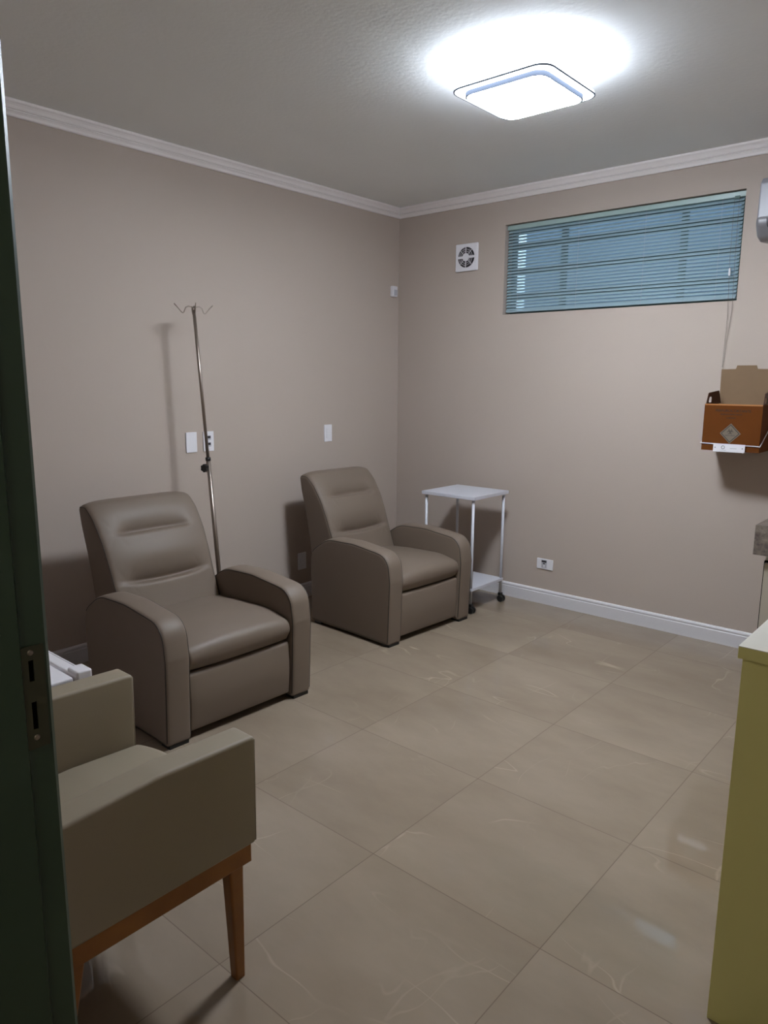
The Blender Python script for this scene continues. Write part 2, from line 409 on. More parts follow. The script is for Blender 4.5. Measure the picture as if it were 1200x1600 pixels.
for x in (-hw+0.10, -0.22, 0.20, hw-0.12):
    c = bmesh.new(); tube(c, [(x, -0.0135, -0.02), (x, -0.0135, zb-0.015)], 0.0008, 6); obj('ladder_cord', c, M_greyp, bl)
xc = 2.352-(WX0+WX1)/2
c = bmesh.new(); box(c, xc-0.012, xc+0.012, -0.020, -0.012, -0.042, -0.028); obj('cord_lock', c, M_winframe, bl)
c = bmesh.new()
tube(c, [(xc-0.014, -0.018, -0.03), (xc-0.010, -0.024, -0.35), (xc+0.008, -0.038, -0.65), (xc+0.004, -0.038, -0.93)], 0.0011, 6)
tube(c, [(xc+0.010, -0.018, -0.03), (xc+0.016, -0.024, -0.35), (xc+0.028, -0.038, -0.62), (xc+0.006, -0.038, -0.93)], 0.0011, 6)
obj('pull_cord', c, mat('cord', (120, 114, 108), 0.8), bl)
c = bmesh.new(); lathe(c, [(0.003, 0.02), (0.005, 0.016), (0.006, -0.016), (0.003, -0.02)], (xc-0.005, -0.026, -0.42), 'z', 10); obj('cord_knob', c, M_plastic, bl)

# ------------------------------------------------------------------ ceiling light
lt = thing('ceiling_light', 'square white ceiling light glowing above the middle of the room', 'ceiling light', (1.990, -1.608, H))
def rsq(h, r, z, n=8): return [(x, y, z) for x, y in rpoly([(-h, -h, r), (h, -h, r), (h, h, r), (-h, h, r)], n)]
b_ = bmesh.new(); loft_rings(b_, [rsq(0.186, 0.045, -0.0004), rsq(0.186, 0.045, -0.0066)]); obj('added_glow_band', b_, M_glow2, lt)  # thin glowing strip added at the ceiling to brighten the upper walls
b_ = bmesh.new(); loft_rings(b_, [rsq(0.187, 0.045, -0.0066), rsq(0.198, 0.05, -0.016), rsq(0.200, 0.05, -0.092), rsq(0.196, 0.05, -0.097)]); obj('body', b_, M_glow3, lt)
def band(prof, m, name):
    b_ = bmesh.new(); rings = [rsq(h, 0.26*h, z) for h, z in prof]
    R_ = [[b_.verts.new(p) for p in q] for q in rings]; n_ = len(R_[0])
    for i in range(len(R_)):
        A, Q = R_[i], R_[(i+1) % len(R_)]
        for k in range(n_): b_.faces.new((A[k], A[(k+1) % n_], Q[(k+1) % n_], Q[k]))
    return obj(name, b_, m, lt)
band([(0.170, -0.098), (0.215, -0.098), (0.217, -0.109), (0.214, -0.111), (0.170, -0.111)], M_glow3, 'acrylic_ring')
band([(0.2145, -0.107), (0.2185, -0.107), (0.2185, -0.1122), (0.2145, -0.1122)], M_ltrim, 'rim_shade_line')
band([(0.176, -0.111), (0.1815, -0.111), (0.1815, -0.1285), (0.176, -0.1285)], M_ltrim, 'diffuser_rim')
b_ = bmesh.new(); loft_rings(b_, [rsq(0.176, 0.0458, -0.112), rsq(0.176, 0.0458, -0.1288)]); obj('diffuser', b_, M_glow, lt)

# hall lamp behind the camera
hlp = thing('hall_ceiling_light', 'round ceiling light of the hall outside the doorway', 'ceiling light', (3.35, -5.1, 2.6))
b_ = bmesh.new(); lathe(b_, [(0.15, 0), (0.15, -0.04), (0.12, -0.06), (0.01, -0.065)], (0, 0, 0), 'z', 32); obj('diffuser', b_, M_hallglow, hlp)

# ------------------------------------------------------------------ recliners
def recliner(label, loc, rz, sy=1.0):
    t = thing('recliner', label, 'recliner armchair', loc, rz, 'taupe recliners along the left wall'); t.scale = (1, sy, 1)
    put = lambda p, q, a: (p, a, q)
    W = 0.392; AW = 0.118
    armp = rpoly([(-0.008, 0.014, 0.01), (0.006, 0.38, 0.10), (-0.012, 0.535, 0.145), (-0.30, 0.564, 0.4), (-0.52, 0.556, 0.2), (-0.678, 0.455, 0.11), (-0.665, 0.014, 0.01)], 10)
    armp = resample(armp, 0.02); armp = smoothpoly(armp, 2)
    for s in (-1, 1):
        def bulge(p, q, a, nx, ny, s=s):
            u = (abs(a)-(W-AW))/AW; return 0.006*max(0, 1-(2*u-1)**2)*max(0, nx*0.6+ny)
        lo, hi = (s*(W-AW), s*W) if s > 0 else (-W, -(W-AW))
        arm = obj('armrest', soft(armp, lo, hi, 0.016, put, 5, 6, bulge), M_vinyl, t, smooth=True)
        # piping running round the rims of the arm
        nm = normals(armp)
        for yy in (lo+0.0045, hi-0.0045):
            pc = bmesh.new()
            pts = [(p-nx*0.0052, yy, q-ny*0.0052) for (p, q), (nx, ny) in zip(armp, nm) if q > 0.03 and p > -0.66]
            st = max(range(len(pts)), key=lambda i: (Vector(pts[i])-Vector(pts[i-1])).length)
            pts = pts[st:]+pts[:st]
            tube(pc, pts, 0.0030, 6); obj('piping', pc, M_seam, arm, smooth=True)
        for fx in (-0.04, -0.62): obj('foot', B(fx-0.03, fx+0.03, s*(W-AW/2)-0.045, s*(W-AW/2)+0.045, 0, 0.016), M_black, t)
    yi = W-AW-0.003
    # inner body below the seat
    obj('body', B(-0.70, -0.06, -yi, yi, 0.06, 0.30, bev=0.01), M_vinyl, t)
    # footrest panel closing the front
    fp = resample(rpoly([(-0.055, 0.035, 0.008), (-0.022, 0.035, 0.012), (-0.012, 0.17, 0.5), (-0.020, 0.292, 0.016), (-0.055, 0.292, 0.008)], 5), 0.02)
    def fb(p, q, a, nx, ny):
        return 0.008*max(0, nx)*(1-(a/yi)**4)*(1-((q-0.165)/0.14)**2)
    obj('footrest', soft(fp, -yi, yi, 0.008, put, 4, 20, fb), M_vinyl, t, smooth=True)
    # seat cushion
    spf = resample(rpoly([(-0.62, 0.302, 0.01), (-0.03, 0.302, 0.014), (0.0, 0.352, 0.05), (-0.015, 0.402, 0.05), (-0.15, 0.432, 0.4), (-0.40, 0.425, 0.6), (-0.62, 0.408, 0.02)], 7), 0.02)
    spf = smoothpoly(spf, 1)
    def sb(p, q, a, nx, ny):
        e = abs(a)/yi; dome = 0.020*(1-e**2.6); k = max(0, ny)*0.9+max(0, nx)*0.45
        return dome*k - 0.006*max(0, ny)
    seat = obj('seat_cushion', soft(spf, -yi-0.002, yi+0.002, 0.014, put, 4, 28, sb), M_vinyl, t, smooth=True)
    # backrest with two tufted creases
    yb = W-AW-0.002
    bp = [(-0.53, 0.36, 0.02), (-0.590, 0.53, 0.5), (-0.640, 0.66, 0.6), (-0.690, 0.77, 0.4), (-0.755, 0.865, 0.2), (-0.825, 0.925, 0.06), (-0.900, 0.915, 0.035), (-0.885, 0.80, 0.3), (-0.850, 0.66, 0.5), (-0.795, 0.36, 0.02)]
    bp = smoothpoly(resample(rpoly(bp, 8), 0.006), 6)
    def cre(z, a, z0, half, dep):
        v = z-z0; x = abs(a)/half
        fall = 1/(1+math.exp((x-0.95)*9))
        g = math.exp(-(v/0.034)**1.25) if v > 0 else math.exp(-(v/0.013)**2)
        puff = math.exp(-((v+0.030)/0.025)**2)*0.03
        fold = 0.004*math.exp(-((v-0.002)/0.008)**2)
        return (-dep*g+dep*puff-fold)*fall
    def bd(p, q, a, nx, ny):
        f = max(0, min(1, (nx-0.25)/0.4))
        e = min(1, abs(a)/yb); top = -0.022*e**7*max(0, ny)
        if f <= 0: return top
        round_ = 0.012*(1-e*e)+top/f
        sag = 0.018*a*a/(yb*yb)
        d = cre(q+sag*0.4, a, 0.782, 0.170, 0.036)+cre(q-sag, a, 0.555, 0.195, 0.040)
        d += 0.010*math.exp(-((q-0.67)/0.06)**2)*(1-e*e)
        # small radiating wrinkles at the crease ends
        for zc in (0.782, 0.555):
            for sg in (-1, 1):
                dx = a-sg*0.20; dz = q-zc; rr = math.hypot(dx, dz)
                if 0.012 < rr < 0.085: d -= 0.0014*math.sin(rr/0.085*PI)*max(0, math.cos(6*math.atan2(dz, dx*sg+0.0001)))**3
        return f*(d+round_)
    def putb(p, q, a):
        k = 1+0.055*max(0, (q-0.52)/0.40)                # slightly wider at the top
        return (p, a*k, q)
    back = obj('backrest', soft(bp, -yb, yb, 0.020, putb, 6, 64, bd), M_vinyl, t, smooth=True)
    nm = normals(bp)
    for s in (-1, 1):
        pts = []; pc = bmesh.new()
        for (p, q), (nx, ny) in zip(bp, nm):
            if (nx > 0.1 or ny > 0.2) and q > 0.40:
                d = -0.0058+bd(p, q, s*yb, nx, ny); v = putb(p+nx*d, q+ny*d, s*(yb-0.0058)); pts.append(v)
        st = max(range(len(pts)), key=lambda i: (Vector(pts[i])-Vector(pts[i-1])).length)
        tube(pc, pts[st:]+pts[:st], 0.0026, 6); obj('piping', pc, M_seam, back, smooth=True)
    return t
recliner('taupe vinyl recliner standing nearer the doorway, metal drip pole behind it', (1.197, -2.458, 0), math.radians(-1.2))
recliner('taupe vinyl recliner near the far corner, beside the white rolling cart', (1.118, -0.992, 0), math.radians(-2.8), 0.965)

# ------------------------------------------------------------------ IV pole
iv = thing('iv_pole', 'thin steel drip stand with hooks and black knob behind the nearer recliner', 'iv pole', (0.305, -1.905, 0))
P0 = Vector((0, 0, 0.05)); PT = Vector((0.22-0.305, -1.974+1.905, 1.862))
def on(z): return P0+(PT-P0)*((z-P0.z)/(PT.z-P0.z))
zk = 1.055
c = bmesh.new(); tube(c, [P0, on(zk+0.01)], 0.0125, 14); lower = obj('lower_tube', c, M_steel, iv, smooth=True)
c = bmesh.new(); tube(c, [on(zk), PT], 0.0088, 14); obj('upper_tube', c, M_steel, iv, smooth=True)
c = bmesh.new(); tube(c, [on(zk-0.005), on(zk+0.014)], 0.0150, 14); obj('collar', c, M_black, iv, smooth=True)
kd = Vector((0.25, -0.97, 0)).normalized(); kb = on(1.012)
c = bmesh.new(); tube(c, [kb, kb+kd*0.03], 0.006, 8); kn = obj('clamp_screw', c, M_black, iv)
c = bmesh.new(); rings = []
for h, s in ((0.024, 0.7), (0.026, 1), (0.044, 1), (0.047, 0.8)):
    a1 = Vector((0, 0, 1)); a2 = kd.cross(a1)
    rings.append([kb+kd*h+(a1*math.cos(x)+a2*math.sin(x))*0.021*s*(1+0.1*math.cos(6*x)) for x in [2*PI*k/36 for k in range(36)]])
loft_rings(c, rings); obj('knob', c, M_black, kn)
dy = Vector((0, 1, 0)); dxv = Vector((1, 0, 0)); Z = Vector((0, 0, 1))
# two bent rods: one mostly along the wall, one crossing it
for d_, k in ((Vector((0.25, 1, 0)).normalized(), 1.0), (Vector((0.95, -0.5, 0)).normalized(), 0.85)):
    c = bmesh.new(); pts = []
    for s, h in ((-0.105, 0.028), (-0.085, 0.008), (-0.066, -0.014), (-0.060, -0.018), (-0.054, -0.014), (-0.044, 0.010), (-0.030, 0.018), (0, 0.014), (0.030, 0.018), (0.044, 0.010), (0.054, -0.014), (0.060, -0.018), (0.066, -0.014), (0.085, 0.008), (0.105, 0.028)):
        pts.append(PT+d_*s*k*1.02+Z*(h))
    tube(c, pts, 0.0032, 8); obj('hook', c, M_steel, iv, smooth=True)
for k in range(4):
    a = PI/4+k*PI/2; d_ = Vector((math.cos(a), math.sin(a), 0))
    c = bmesh.new(); tube(c, [Vector((0, 0, 0.07)), d_*0.06+Z*0.062, d_*0.135+Z*0.035, d_*0.145+Z*0.03], 0.009, 8); lg = obj('leg', c, M_steel, iv, smooth=True)
    c = bmesh.new(); lathe(c, [(0.012, -0.008), (0.015, -0.005), (0.015, 0.005), (0.012, 0.008)], d_*0.147+Z*0.0152, 'y', 16); obj('caster', c, M_black, lg)

# ------------------------------------------------------------------ white rolling cart
CX0, CX1, CY0, CY1 = 0.690, 1.090, -0.535, -0.150
ct = thing('rolling_cart', 'white two-shelf cart on black wheels between the far recliner and back wall', 'cart', ((CX0+CX1)/2, (CY0+CY1)/2, 0))
hx, hy = (CX1-CX0)/2, (CY1-CY0)/2
obj('top_shelf', B(-hx-0.012, hx+0.012, -hy-0.012, hy+0.012, 0.752, 0.774, bev=0.002), M_cart, ct)
obj('lower_shelf', B(-hx, hx, -hy, hy, 0.150, 0.168, bev=0.002), M_cart, ct)
for sx in (-1, 1):
    for sy in (-1, 1):
        x, y = sx*(hx-0.012), sy*(hy-0.012)
        c = bmesh.new(); tube(c, [(x, y, 0.062), (x, y, 0.752)], 0.0095, 12); lg = obj('leg', c, M_cart, ct, smooth=True)
        c = bmesh.new(); tube(c, [(x, y, 0.735), (x, y, 0.7525)], 0.0112, 12); obj('leg_cap', c, M_greyp, lg)
        c = bmesh.new(); box(c, x-0.013, x+0.013, y-0.014, y+0.014, 0.044, 0.064, bev=0.004)
        for s in (-1, 1): lathe(c, [(0.006, s*0.004), (0.022, s*0.005), (0.0235, s*0.008), (0.0235, s*0.018), (0.019, s*0.021), (0.004, s*0.021)], (x+0.008, y, 0.0238), 'y', 20)
        obj('caster', c, M_black, ct, smooth=False)

# ------------------------------------------------------------------ small armchair by the door
ac = thing('armchair', 'low olive-beige vinyl armchair with wooden legs beside the door frame', 'armchair', (2.045, -3.62, 0))
AX0, AX1 = 1.722-2.045, 2.352-2.045
AY0, AY1 = -3.93+3.62, -3.330+3.62
putx = lambda p, q, a: (a, p, q)
armc = resample(rpoly([(AY1+0.0, 0.378, 0.010), (AY1+0.004, 0.655, 0.012), (AY1-0.25, 0.662, 0.3), (AY0+0.02, 0.640, 0.02), (AY0+0.02, 0.378, 0.01)], 5), 0.02)
for nmx, lo, hi in (('armrest', AX0, AX0+0.080), ('armrest', AX1-0.080, AX1)):
    a_ = obj(nmx, soft(armc, lo, hi, 0.009, putx, 4, 5, lambda p, q, a, nx, ny: 0.003*max(0, ny)), M_vinyl2, ac, smooth=True)
    for xx in (lo+0.003, hi-0.003):
        pc = bmesh.new(); tube(pc, [(xx, AY1+0.001-(0.0025), 0.385), (xx, AY1+0.0015, 0.650)], 0.002, 6); obj('piping', pc, M_vinyl2, a_, smooth=True)
stc = resample(rpoly([(AY1+0.035, 0.335+0.03, 0.02), (AY1+0.045, 0.405, 0.04), (AY1+0.015, 0.447, 0.04), (AY1-0.2, 0.456, 0.4), (AY0+0.10, 0.440, 0.02), (AY0+0.10, 0.365, 0.01)], 6), 0.02)
def s2(p, q, a, nx, ny):
    e = abs(a+0.008)/0.235; return 0.016*(1-min(1, e)**2.4)*max(0, ny)-(0.02*min(1, e)**5)*max(0, nx)
obj('seat', soft(stc, AX0+0.081, AX1-0.081, 0.020, putx, 5, 20, s2), M_vinyl2, ac, smooth=True)
bkc = resample(rpoly([(AY0+0.13, 0.40, 0.02), (AY0+0.07, 0.80, 0.03), (AY0+0.0, 0.80, 0.03), (AY0+0.02, 0.40, 0.02)], 6), 0.03)
obj('backrest', soft(bkc, AX0+0.082, AX1-0.082, 0.015, putx, 4, 6), M_vinyl2, ac, smooth=True)
fr = bmesh.new()
box(fr, AX0+0.012, AX0+0.036, AY0+0.03, AY1-0.008, 0.325, 0.376, bev=0.002); box(fr, AX1-0.036, AX1-0.012, AY0+0.03, AY1-0.008, 0.325, 0.376, bev=0.002)
box(fr, AX0+0.036, AX1-0.036, AY1-0.034, AY1-0.010, 0.325, 0.376, bev=0.002); box(fr, AX0+0.036, AX1-0.036, AY0+0.03, AY0+0.054, 0.325, 0.376, bev=0.002)
obj('frame', fr, M_wood, ac)
for sx in (-1, 1):
    for sy in (-1, 1):
        xt = (AX1-0.040) if sx > 0 else (AX0+0.040); yt = (AY1-0.047) if sy > 0 else (AY0+0.150)
        xb, yb_ = xt-0.004*sx, yt+(0.010 if sy > 0 else -0.055)
        def sq(x, y, z, h, n=3): return [(px, py_, z) for px, py_ in rpoly([(x-h, y-h, h*0.3), (x+h, y-h, h*0.3), (x+h, y+h, h*0.3), (x-h, y+h, h*0.3)], n)]
        c = bmesh.new(); loft_rings(c, [sq(xb, yb_, 0, 0.0135), sq(xb+(xt-xb)*.5, yb_+(yt-yb_)*.5, 0.17, 0.0170), sq(xt, yt, 0.335, 0.0205)])
        obj('leg', c, M_wood, ac)

# ------------------------------------------------------------------ compact fridge
fg = thing('mini_fridge', 'white compact fridge against the front wall, left of the low armchair', 'fridge', (1.36, -3.62, 0))
FX, FYb, FYf, FZ = 0.238, -0.26, 0.268, 0.618
obj('cabinet', B(-FX, FX, FYb, FYf-0.058, 0.02, FZ-0.016, bev=0.006), M_plastic, fg)
obj('top_cover', B(-FX-0.001, FX+0.001, FYb, FYf-0.054, FZ-0.034, FZ-0.002, bev=0.005), M_plastic, fg)
dd = obj('door', B(-FX, FX, FYf-0.048, FYf, 0.03, FZ, bev=0.008, seg=3), M_plastic, fg)
c = bmesh.new(); box(c, -FX+0.01, FX-0.02, FYf-0.012, FYf-0.010, FZ-0.001, FZ+0.0008); obj('door_seam', c, M_greyp, dd)
obj('hinge_cover', B(FX-0.060, FX+0.004, FYf-0.044, FYf+0.004, FZ-0.03, FZ+0.011, bev=0.006, seg=3), M_plastic, fg)
c = bmesh.new(); tube(c, [(FX-0.10+0.045*math.cos(a), FYf-0.145+0.035*math.sin(a), FZ-0.0015) for a in [PI*1.05+k*PI*0.06 for k in range(9)]], 0.0012, 6); obj('top_mark', c, M_greyp, fg)
for sx in (-1, 1):
    for yy in (FYb+0.04, FYf-0.09): 
        c = bmesh.new(); lathe(c, [(0.016, 0), (0.016, 0.024)], (sx*(FX-0.04), yy, 0), 'z', 14); obj('foot', c, M_black, fg)

# ------------------------------------------------------------------ white-topped cabinet by the doorway
gx0, gx1, gy0, gy1, gz = 3.242, XR-0.005, -2.712, -1.35, 0.938
gc = thing('low_cabinet', 'olive-sided cabinet with an off-white top beside the right wall', 'cabinet', (gx0+0.3, (gy0+gy1)/2, 0))
ox, oy = gx0+0.3, (gy0+gy1)/2
obj('side_panel', B(gx0+0.008-ox, gx1-ox, gy0+0.010-oy, gy0+0.030-oy, 0.0, gz-0.028), M_olive, gc)
obj('body', B(gx0+0.028-ox, gx1-ox, gy0+0.030-oy, gy1-oy, 0.07, gz-0.028), M_olive, gc)
obj('plinth', B(gx0+0.06-ox, gx1-ox, gy0+0.035-oy, gy1-oy, 0.0, 0.07), M_olive, gc)
for k in range(3):
    w_ = (gy1-gy0-0.032)/3; y0 = gy0+0.032+k*w_
    d_ = obj('door', B(gx0+0.010-ox, gx0+0.027-ox, y0+0.002-oy, y0+w_-0.002-oy, 0.08, gz-0.034, bev=0.001), M_olive, gc)
obj('edge_band', B(gx0-ox, gx1-ox, gy0-oy, gy1+0.004-oy, gz-0.028, gz-0.002), M_olive, gc)
obj('top', B(gx0-ox, gx1-ox, gy0-oy, gy1+0.004-oy, gz-0.002, gz), M_top, gc)['label'] = 'off-white top'

# ------------------------------------------------------------------ granite counter on a sink cabinet, back right
kx0, ky0, kz = 2.768, -0.690, 0.846
kc = tag(B and obj('countertop', (lambda b: (box(b, kx0, XR-0.003, ky0, -0.003, kz-0.03, kz, bev=0.002), box(b, kx0, XR-0.003, ky0, ky0+0.025, kz-0.142, kz-0.028, bev=0.002), b)[-1])(bmesh.new()), M_granite), 'grey mottled granite countertop with a deep front edge, right of the sharps box', 'countertop')
sk = thing('base_cabinet', 'cream base cabinet under the grey granite countertop', 'cabinet', (3.3, -0.33, 0))
sx0 = kx0+0.045
obj('body', B(sx0-3.3, XR-0.006-3.3, -0.60+0.33, -0.02+0.33, 0.1, kz-0.145+0.11), M_cream, sk)
obj('plinth', B(sx0+0.02-3.3, XR-0.006-3.3, -0.56+0.33, -0.02+0.33, 0, 0.1), M_cream, sk)
obj('shadow_gap', B(sx0-0.006-3.3, XR-0.006-3.3, -0.632+0.33, -0.60+0.33, 0.1, 0.668), M_dark, sk)  # black sheet painting the shade in the gaps around the doors
obj('handle_profile', B(sx0+0.004-3.3, XR-0.006-3.3, -0.648+0.33, -0.632+0.33, 0.676, 0.694), M_alu, sk)
w_ = (XR-0.006-sx0)/2
for k in range(2):
    obj('door', B(sx0+k*w_+0.0015-3.3, sx0+(k+1)*w_-0.002-3.3, -0.652+0.33, -0.634+0.33, 0.105, 0.662, bev=0.001), M_cream, sk)

# ------------------------------------------------------------------ air conditioner
au = thing('air_conditioner', 'white wall-mounted air conditioner right of the high window', 'air conditioner', (2.92, 0, 2.36))
ax0, ax1 = 2.516-2.92, 3.32-2.92
ap = [(-0.004, 0.148, 0.004), (-0.17, 0.150, 0.02), (-0.198, 0.120, 0.02), (-0.205, -0.045, 0.03), (-0.190, -0.105, 0.05), (-0.120, -0.150, 0.04), (-0.004, -0.140, 0.004)]
ap = resample(rpoly(ap, 7), 0.03)
obj('casing', soft(ap, ax0, ax1, 0.010, putx, 4, 3), M_acu, au, smooth=True)
# end bulge and louvre
ep = resample(rpoly([(-0.120, -0.030, 0.03), (-0.210, -0.034, 0.03), (-0.212, -0.080, 0.05), (-0.165, -0.140, 0.04), (-0.110, -0.150, 0.03)], 6), 0.02)
obj('outlet_housing', soft(ep, ax0-0.004, ax0+0.8, 0.022, putx, 5, 3), M_acug, au, smooth=True)
c = bmesh.new(); tube(c, [(ax0+0.050, -0.2125, -0.052), (ax0+0.054, -0.2115, -0.085), (ax0+0.066, -0.190, -0.116)], 0.0022, 6)
tube(c, [(ax0+0.066, -0.190, -0.116), (ax0+0.74, -0.190, -0.116)], 0.0022, 6); obj('louver_gap', c, M_slot, au)

# ------------------------------------------------------------------ fan, sensor, plates
fn = thing('exhaust_fan', 'square white exhaust fan on the back wall left of the window', 'exhaust fan', (0.620, 0, 2.336))
h = 0.0915
obj('frame', (lambda b: (box(b, -h, h, -0.018, -0.0005, -h, h, bev=0.006, seg=3), b)[-1])(bmesh.new()), M_plastic, fn)
c = bmesh.new(); lathe(c, [(0.0675, -0.019), (0.0675, -0.0175)], (0, 0, 0), 'y', 40); obj('opening', c, M_slot, fn)
c = bmesh.new()
for k in range(7):
    a = 2*PI*k/7
    p = [(0.028*math.cos(a), 0.028*math.sin(a)), (0.064*math.cos(a-0.12), 0.064*math.sin(a-0.12)), (0.066*math.cos(a+0.22), 0.066*math.sin(a+0.22)), (0.029*math.cos(a+0.5), 0.029*math.sin(a+0.5))]
    lo = [c.verts.new((x, -0.0195, z)) for x, z in p]; hi = [c.verts.new((x, -0.0215, z)) for x, z in p]
    c.faces.new(lo); c.faces.new(hi)
    for i in range(4): c.faces.new((lo[i], lo[(i+1) % 4], hi[(i+1) % 4], hi[i]))
obj('blades', c, mat('fan_blade', (84, 78, 84), 0.5), fn)
c = bmesh.new(); lathe(c, [(0.0265, -0.018), (0.0265, -0.027), (0.022, -0.029), (0.002, -0.029)], (0, 0, 0), 'y', 32)
box(c, -0.070, 0.070, -0.0275, -0.0215, -0.0075, 0.0075)
for k in (1, 3): 
    a = k*PI/2; box(c, -0.0018, 0.0018, -0.026, -0.022, min(0.02*math.sin(a), 0.07*math.sin(a)), max(0.02*math.sin(a), 0.07*math.sin(a)))
for a in (PI/4, 3*PI/4, -PI/4, -3*PI/4): tube(c, [(0.024*math.cos(a), -0.024, 0.024*math.sin(a)), (0.069*math.cos(a), -0.024, 0.069*math.sin(a))], 0.0016, 6)
for r in (0.040, 0.053): tube(c, [(r*math.cos(q), -0.0245, r*math.sin(q)) for q in [2*PI*k/36 for k in range(37)]], 0.0011, 6, caps=False)
obj('grille', c, M_plastic, fn)

sn = thing('motion_sensor', 'small white motion sensor high on the left wall by the corner', 'sensor', (0, -0.072, 2.146))
obj('housing', B(0.0005, 0.030, -0.026, 0.026, -0.038, 0.038, bev=0.006, seg=3), M_plastic, sn)
obj('lens', B(0.028, 0.037, -0.020, 0.020, -0.028, 0.012, bev=0.006, seg=3), M_greyp, sn)

def plate_left(y, z, label, cat, name, kind):
    t = thing(name, label, cat, (0, y, z))
    obj('cover', B(0.0005, 0.009, -0.037, 0.037, -0.059, 0.059, bev=0.003), M_plastic, t)
    if kind == 'switch':
        for zz_ in (0.018, -0.018): obj('rocker', B(0.008, 0.0115, -0.018, 0.018, zz_-0.016, zz_+0.016, bev=0.0015), M_plastic, t)
    elif kind == 'data':
        for zz_ in (0.022, -0.018):
            j = obj('jack', B(0.008, 0.0105, -0.014, 0.016, zz_-0.013, zz_+0.013, bev=0.001), M_greyp, t)
            obj('port', B(0.0103, 0.0112, -0.009, 0.012, zz_-0.004, zz_+0.010), M_slot, j)
    elif kind == 'outlet':
        obj('socket', B(0.008, 0.0105, -0.022, 0.022, -0.014, 0.014, bev=0.004), M_plastic, t)
    return t
plate_left(-1.876, 1.132, 'blank white wall plate left of the steel drip pole', 'wall plate', 'wall_plate', 'blank')
plate_left(-1.757, 1.132, 'white wall plate with two dark ports right behind the drip pole', 'outlet', 'data_outlet', 'data')
plate_left(-0.758, 1.132, 'white switch plate on the left wall above the far recliner', 'switch', 'wall_switch', 'switch')
plate_left(-1.018, 0.262, 'white socket low on the left wall behind the far recliner', 'outlet', 'wall_socket', 'outlet')
wo = thing('network_outlet', 'white plate with one dark port low on the back wall beneath the window', 'outlet', (1.325, 0, 0.277))
obj('cover', B(-0.060, 0.060, -0.009, -0.0005, -0.036, 0.036, bev=0.003), M_plastic, wo)
j = obj('jack', B(-0.024, 0.016, -0.0115, -0.008, -0.026, 0.030, bev=0.001), M_greyp, wo)
obj('port', B(-0.022, 0.014, -0.0125, -0.0112, 0.012, 0.026), M_slot, j)
obj('contact', B(-0.012, 0.004, -0.0122, -0.0112, 0.000, 0.007), M_slot, j)
obj('shutter', B(-0.007, 0.001, -0.014, -0.0112, -0.022, -0.003, bev=0.001), M_plastic, j)

# ------------------------------------------------------------------ sharps box on its holder
bx0, bx1, by0, by1, bz0, bz1 = 2.352, 2.640, -0.235, -0.020, 1.140, 1.386
sb_ = thing('sharps_box', 'orange cardboard sharps disposal box with raised flap hung on the back wall', 'sharps box', ((bx0+bx1)/2, (by0+by1)/2, bz0))
hx, hy, hz = (bx1-bx0)/2, (by1-by0)/2, bz1-bz0
T = 0.003
c = bmesh.new()                                         # open-topped carton
box(c, -hx, hx, -hy, -hy+T, 0, hz); box(c, -hx, hx, hy-T, hy, 0, hz); box(c, -hx, -hx+T, -hy+T, hy-T, 0, hz); box(c, hx-T, hx, -hy+T, hy-T, 0, hz); box(c, -hx+T, hx-T, -hy+T, hy-T, 0, T)
cb = obj('carton', c, M_orange, sb_)
obj('inner_lid', B(-hx+T, hx-T, -hy+T, hy-T, hz-0.012, hz-0.009), M_card, sb_)
def handle(x):
    """side flap with a hand hole"""
    out = rpoly([(-hy+0.012, 0, 0), (-hy+0.034, 0.058, 0.008), (hy-0.050, 0.070, 0.008), (hy-0.010, 0.0, 0)], 5)
    hol = rpoly([(-hy+0.038, 0.006, 0.008), (-hy+0.045, 0.036, 0.009), (-hy+0.078, 0.038, 0.009), (-hy+0.078, 0.006, 0.008)], 5)
    me = bmesh.new()
    for xx in (x, x+T):
        o_ = [me.verts.new((xx-math.copysign(0.09, x)*(a+hy), a, hz+b)) for a, b in out]; i_ = [me.verts.new((xx-math.copysign(0.09, x)*(a+hy), a, hz+b)) for a, b in hol]
        ed = [me.edges.new((o_[k], o_[(k+1) % len(o_)])) for k in range(len(o_))]+[me.edges.new((i_[k], i_[(k+1) % len(i_)])) for k in range(len(i_))]
        bmesh.ops.triangle_fill(me, use_beauty=True, use_dissolve=False, edges=ed)
        if xx == x: A = (o_, i_)
        else: Bq = (o_, i_)
    for q in (0, 1):
        n = len(A[q])
        for k in range(n): me.faces.new((A[q][k], A[q][(k+1) % n], Bq[q][(k+1) % n], Bq[q][k]))
    return me
obj('handle', handle(-hx), M_cardd, sb_); obj('handle', handle(hx-T), M_cardd, sb_)
fl = bmesh.new(); yb2 = hy-0.005                           # raised flap, leaning back a little
fo = [(-hx+0.010, hz-0.01), (-hx+0.006, hz+0.185), (-0.064, hz+0.187), (-0.058, hz+0.206), (0.040, hz+0.206), (0.046, hz+0.187), (hx-0.006, hz+0.185), (hx-0.004, hz-0.01)]
loft_rings(fl, [[(x, yb2+(z-hz)*0.02, z) for x, z in fo], [(x, yb2+T+(z-hz)*0.02, z) for x, z in fo]])
obj('flap', fl, M_card, sb_)['label'] = 'raised brown flap'
fr_ = (PI/2, 0, 0)
c = bmesh.new()
obj('front_fold', B(-hx+0.002, hx-0.002, -hy-0.0022, -hy+0.001, hz-0.006, hz+0.0015), mat('pale_card_edge', (170, 112, 60), 0.8), sb_)  # paler strip along the front fold
text('lettering', 'PERFUROCORTANTE', 0.0185, M_ink, sb_, (0.002, -hy-0.0006, hz-0.034), fr_)
text('lettering', 'RESÍDUO INFECTANTE', 0.0105, M_ink, sb_, (-0.006, -hy-0.0006, hz-0.053), fr_)
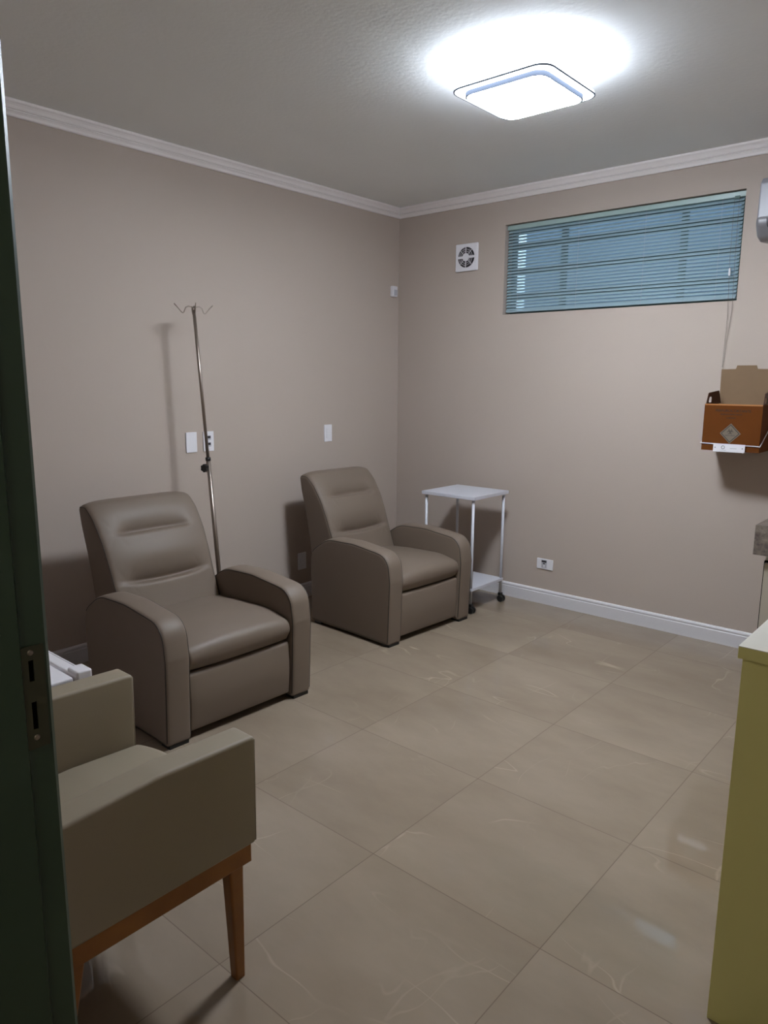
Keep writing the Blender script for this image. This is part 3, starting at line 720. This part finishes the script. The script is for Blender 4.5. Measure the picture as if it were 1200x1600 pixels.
text('lettering', 'CUIDADO', 0.0105, M_ink, sb_, (-0.006, -hy-0.0006, hz-0.071), fr_)
def diamond(r, y0, y1, zc, xc=-0.003):
    me = bmesh.new(); loft_rings(me, [[(xc+r*a, y, zc+r*b*1.02) for a, b in ((0, 1), (1, 0), (0, -1), (-1, 0))] for y in (y0, y1)]); return me
zc = 0.094
obj('hazard_label', diamond(0.052, -hy-0.0010, -hy, zc), M_sym, sb_)
obj('hazard_border', diamond(0.047, -hy-0.0013, -hy-0.0008, zc), M_symink, sb_)
obj('hazard_field', diamond(0.0415, -hy-0.0017, -hy-0.0011, zc), M_sym, sb_)
c = bmesh.new()
for k in range(3):
    a = PI/2+k*2*PI/3; px, pz = 0.008*math.cos(a), 0.008*math.sin(a)
    pts = [(-0.003+px+0.0075*math.cos(q), -hy-0.0020, zc+0.010+pz+0.0075*math.sin(q)) for q in [a+0.6+s*(2*PI-1.2)/16 for s in range(17)]]
    tube(c, pts, 0.0013, 6)
tube(c, [(-0.003+0.006*math.cos(q), -hy-0.0020, zc+0.010+0.006*math.sin(q)) for q in [2*PI*k/16 for k in range(17)]], 0.0010, 6, caps=False)
obj('biohazard_symbol', c, M_symink, sb_)
text('lettering', 'INFECTANTE', 0.0085, M_symink, sb_, (-0.003, -hy-0.0020, zc-0.011), fr_)

sh = thing('box_holder', 'white wire holder with printed plate carrying the orange sharps box', 'holder', ((bx0+bx1)/2, (by0+by1)/2, bz0))
zr = 0.037; e = 0.004
c = bmesh.new(); tube(c, [(-hx-e, hy+0.016, zr+0.12), (-hx-e, -hy-e, zr), (hx+e, -hy-e, zr-0.004), (hx+e, hy+0.016, zr+0.125)], 0.0032, 8)
tube(c, [(-hx-e, -hy-e, zr), (-hx-e, -hy-e, zr+0.001)], 0.004, 8); obj('wire', c, M_plastic, sh, smooth=True)
c = bmesh.new(); tube(c, [(-hx+0.08, -hy-e, zr), (-hx+0.08, -hy+0.01, -0.006), (-hx+0.08, hy+0.016, -0.006)], 0.003, 8); obj('wire', c, M_plastic, sh, smooth=True)
c = bmesh.new(); tube(c, [(hx-0.08, -hy-e, zr), (hx-0.08, -hy+0.01, -0.006), (hx-0.08, hy+0.016, -0.006)], 0.003, 8); obj('wire', c, M_plastic, sh, smooth=True)
pl0, pl1 = -hx+0.064, -hx+0.222
pl_ = obj('plate', B(pl0, pl1, -hy-e-0.006, -hy-e-0.003, -0.004, zr+0.002), M_plastic, sh)
c = bmesh.new(); tube(c, [(pl0+0.050+0.008*math.cos(q), -hy-e-0.0065, 0.020+0.008*math.sin(q)) for q in [2*PI*k/24 for k in range(25)]], 0.0012, 6, caps=False); obj('round_logo', c, M_symink, pl_)
obj('printed_line', B(pl0+0.036, pl0+0.066, -hy-e-0.0064, -hy-e-0.0058, 0.004, 0.0065), M_greyp, pl_)
obj('printed_line', B(pl0+0.085, pl0+0.118, -hy-e-0.0064, -hy-e-0.0058, 0.015, 0.018), M_greyp, pl_)
for xx in (pl0+0.010, pl1-0.012):
    c = bmesh.new(); lathe(c, [(0.0026, -0.0018), (0.0026, 0)], (xx, -hy-e-0.0058, 0.018), 'y', 10); obj('rivet', c, M_symink, pl_)
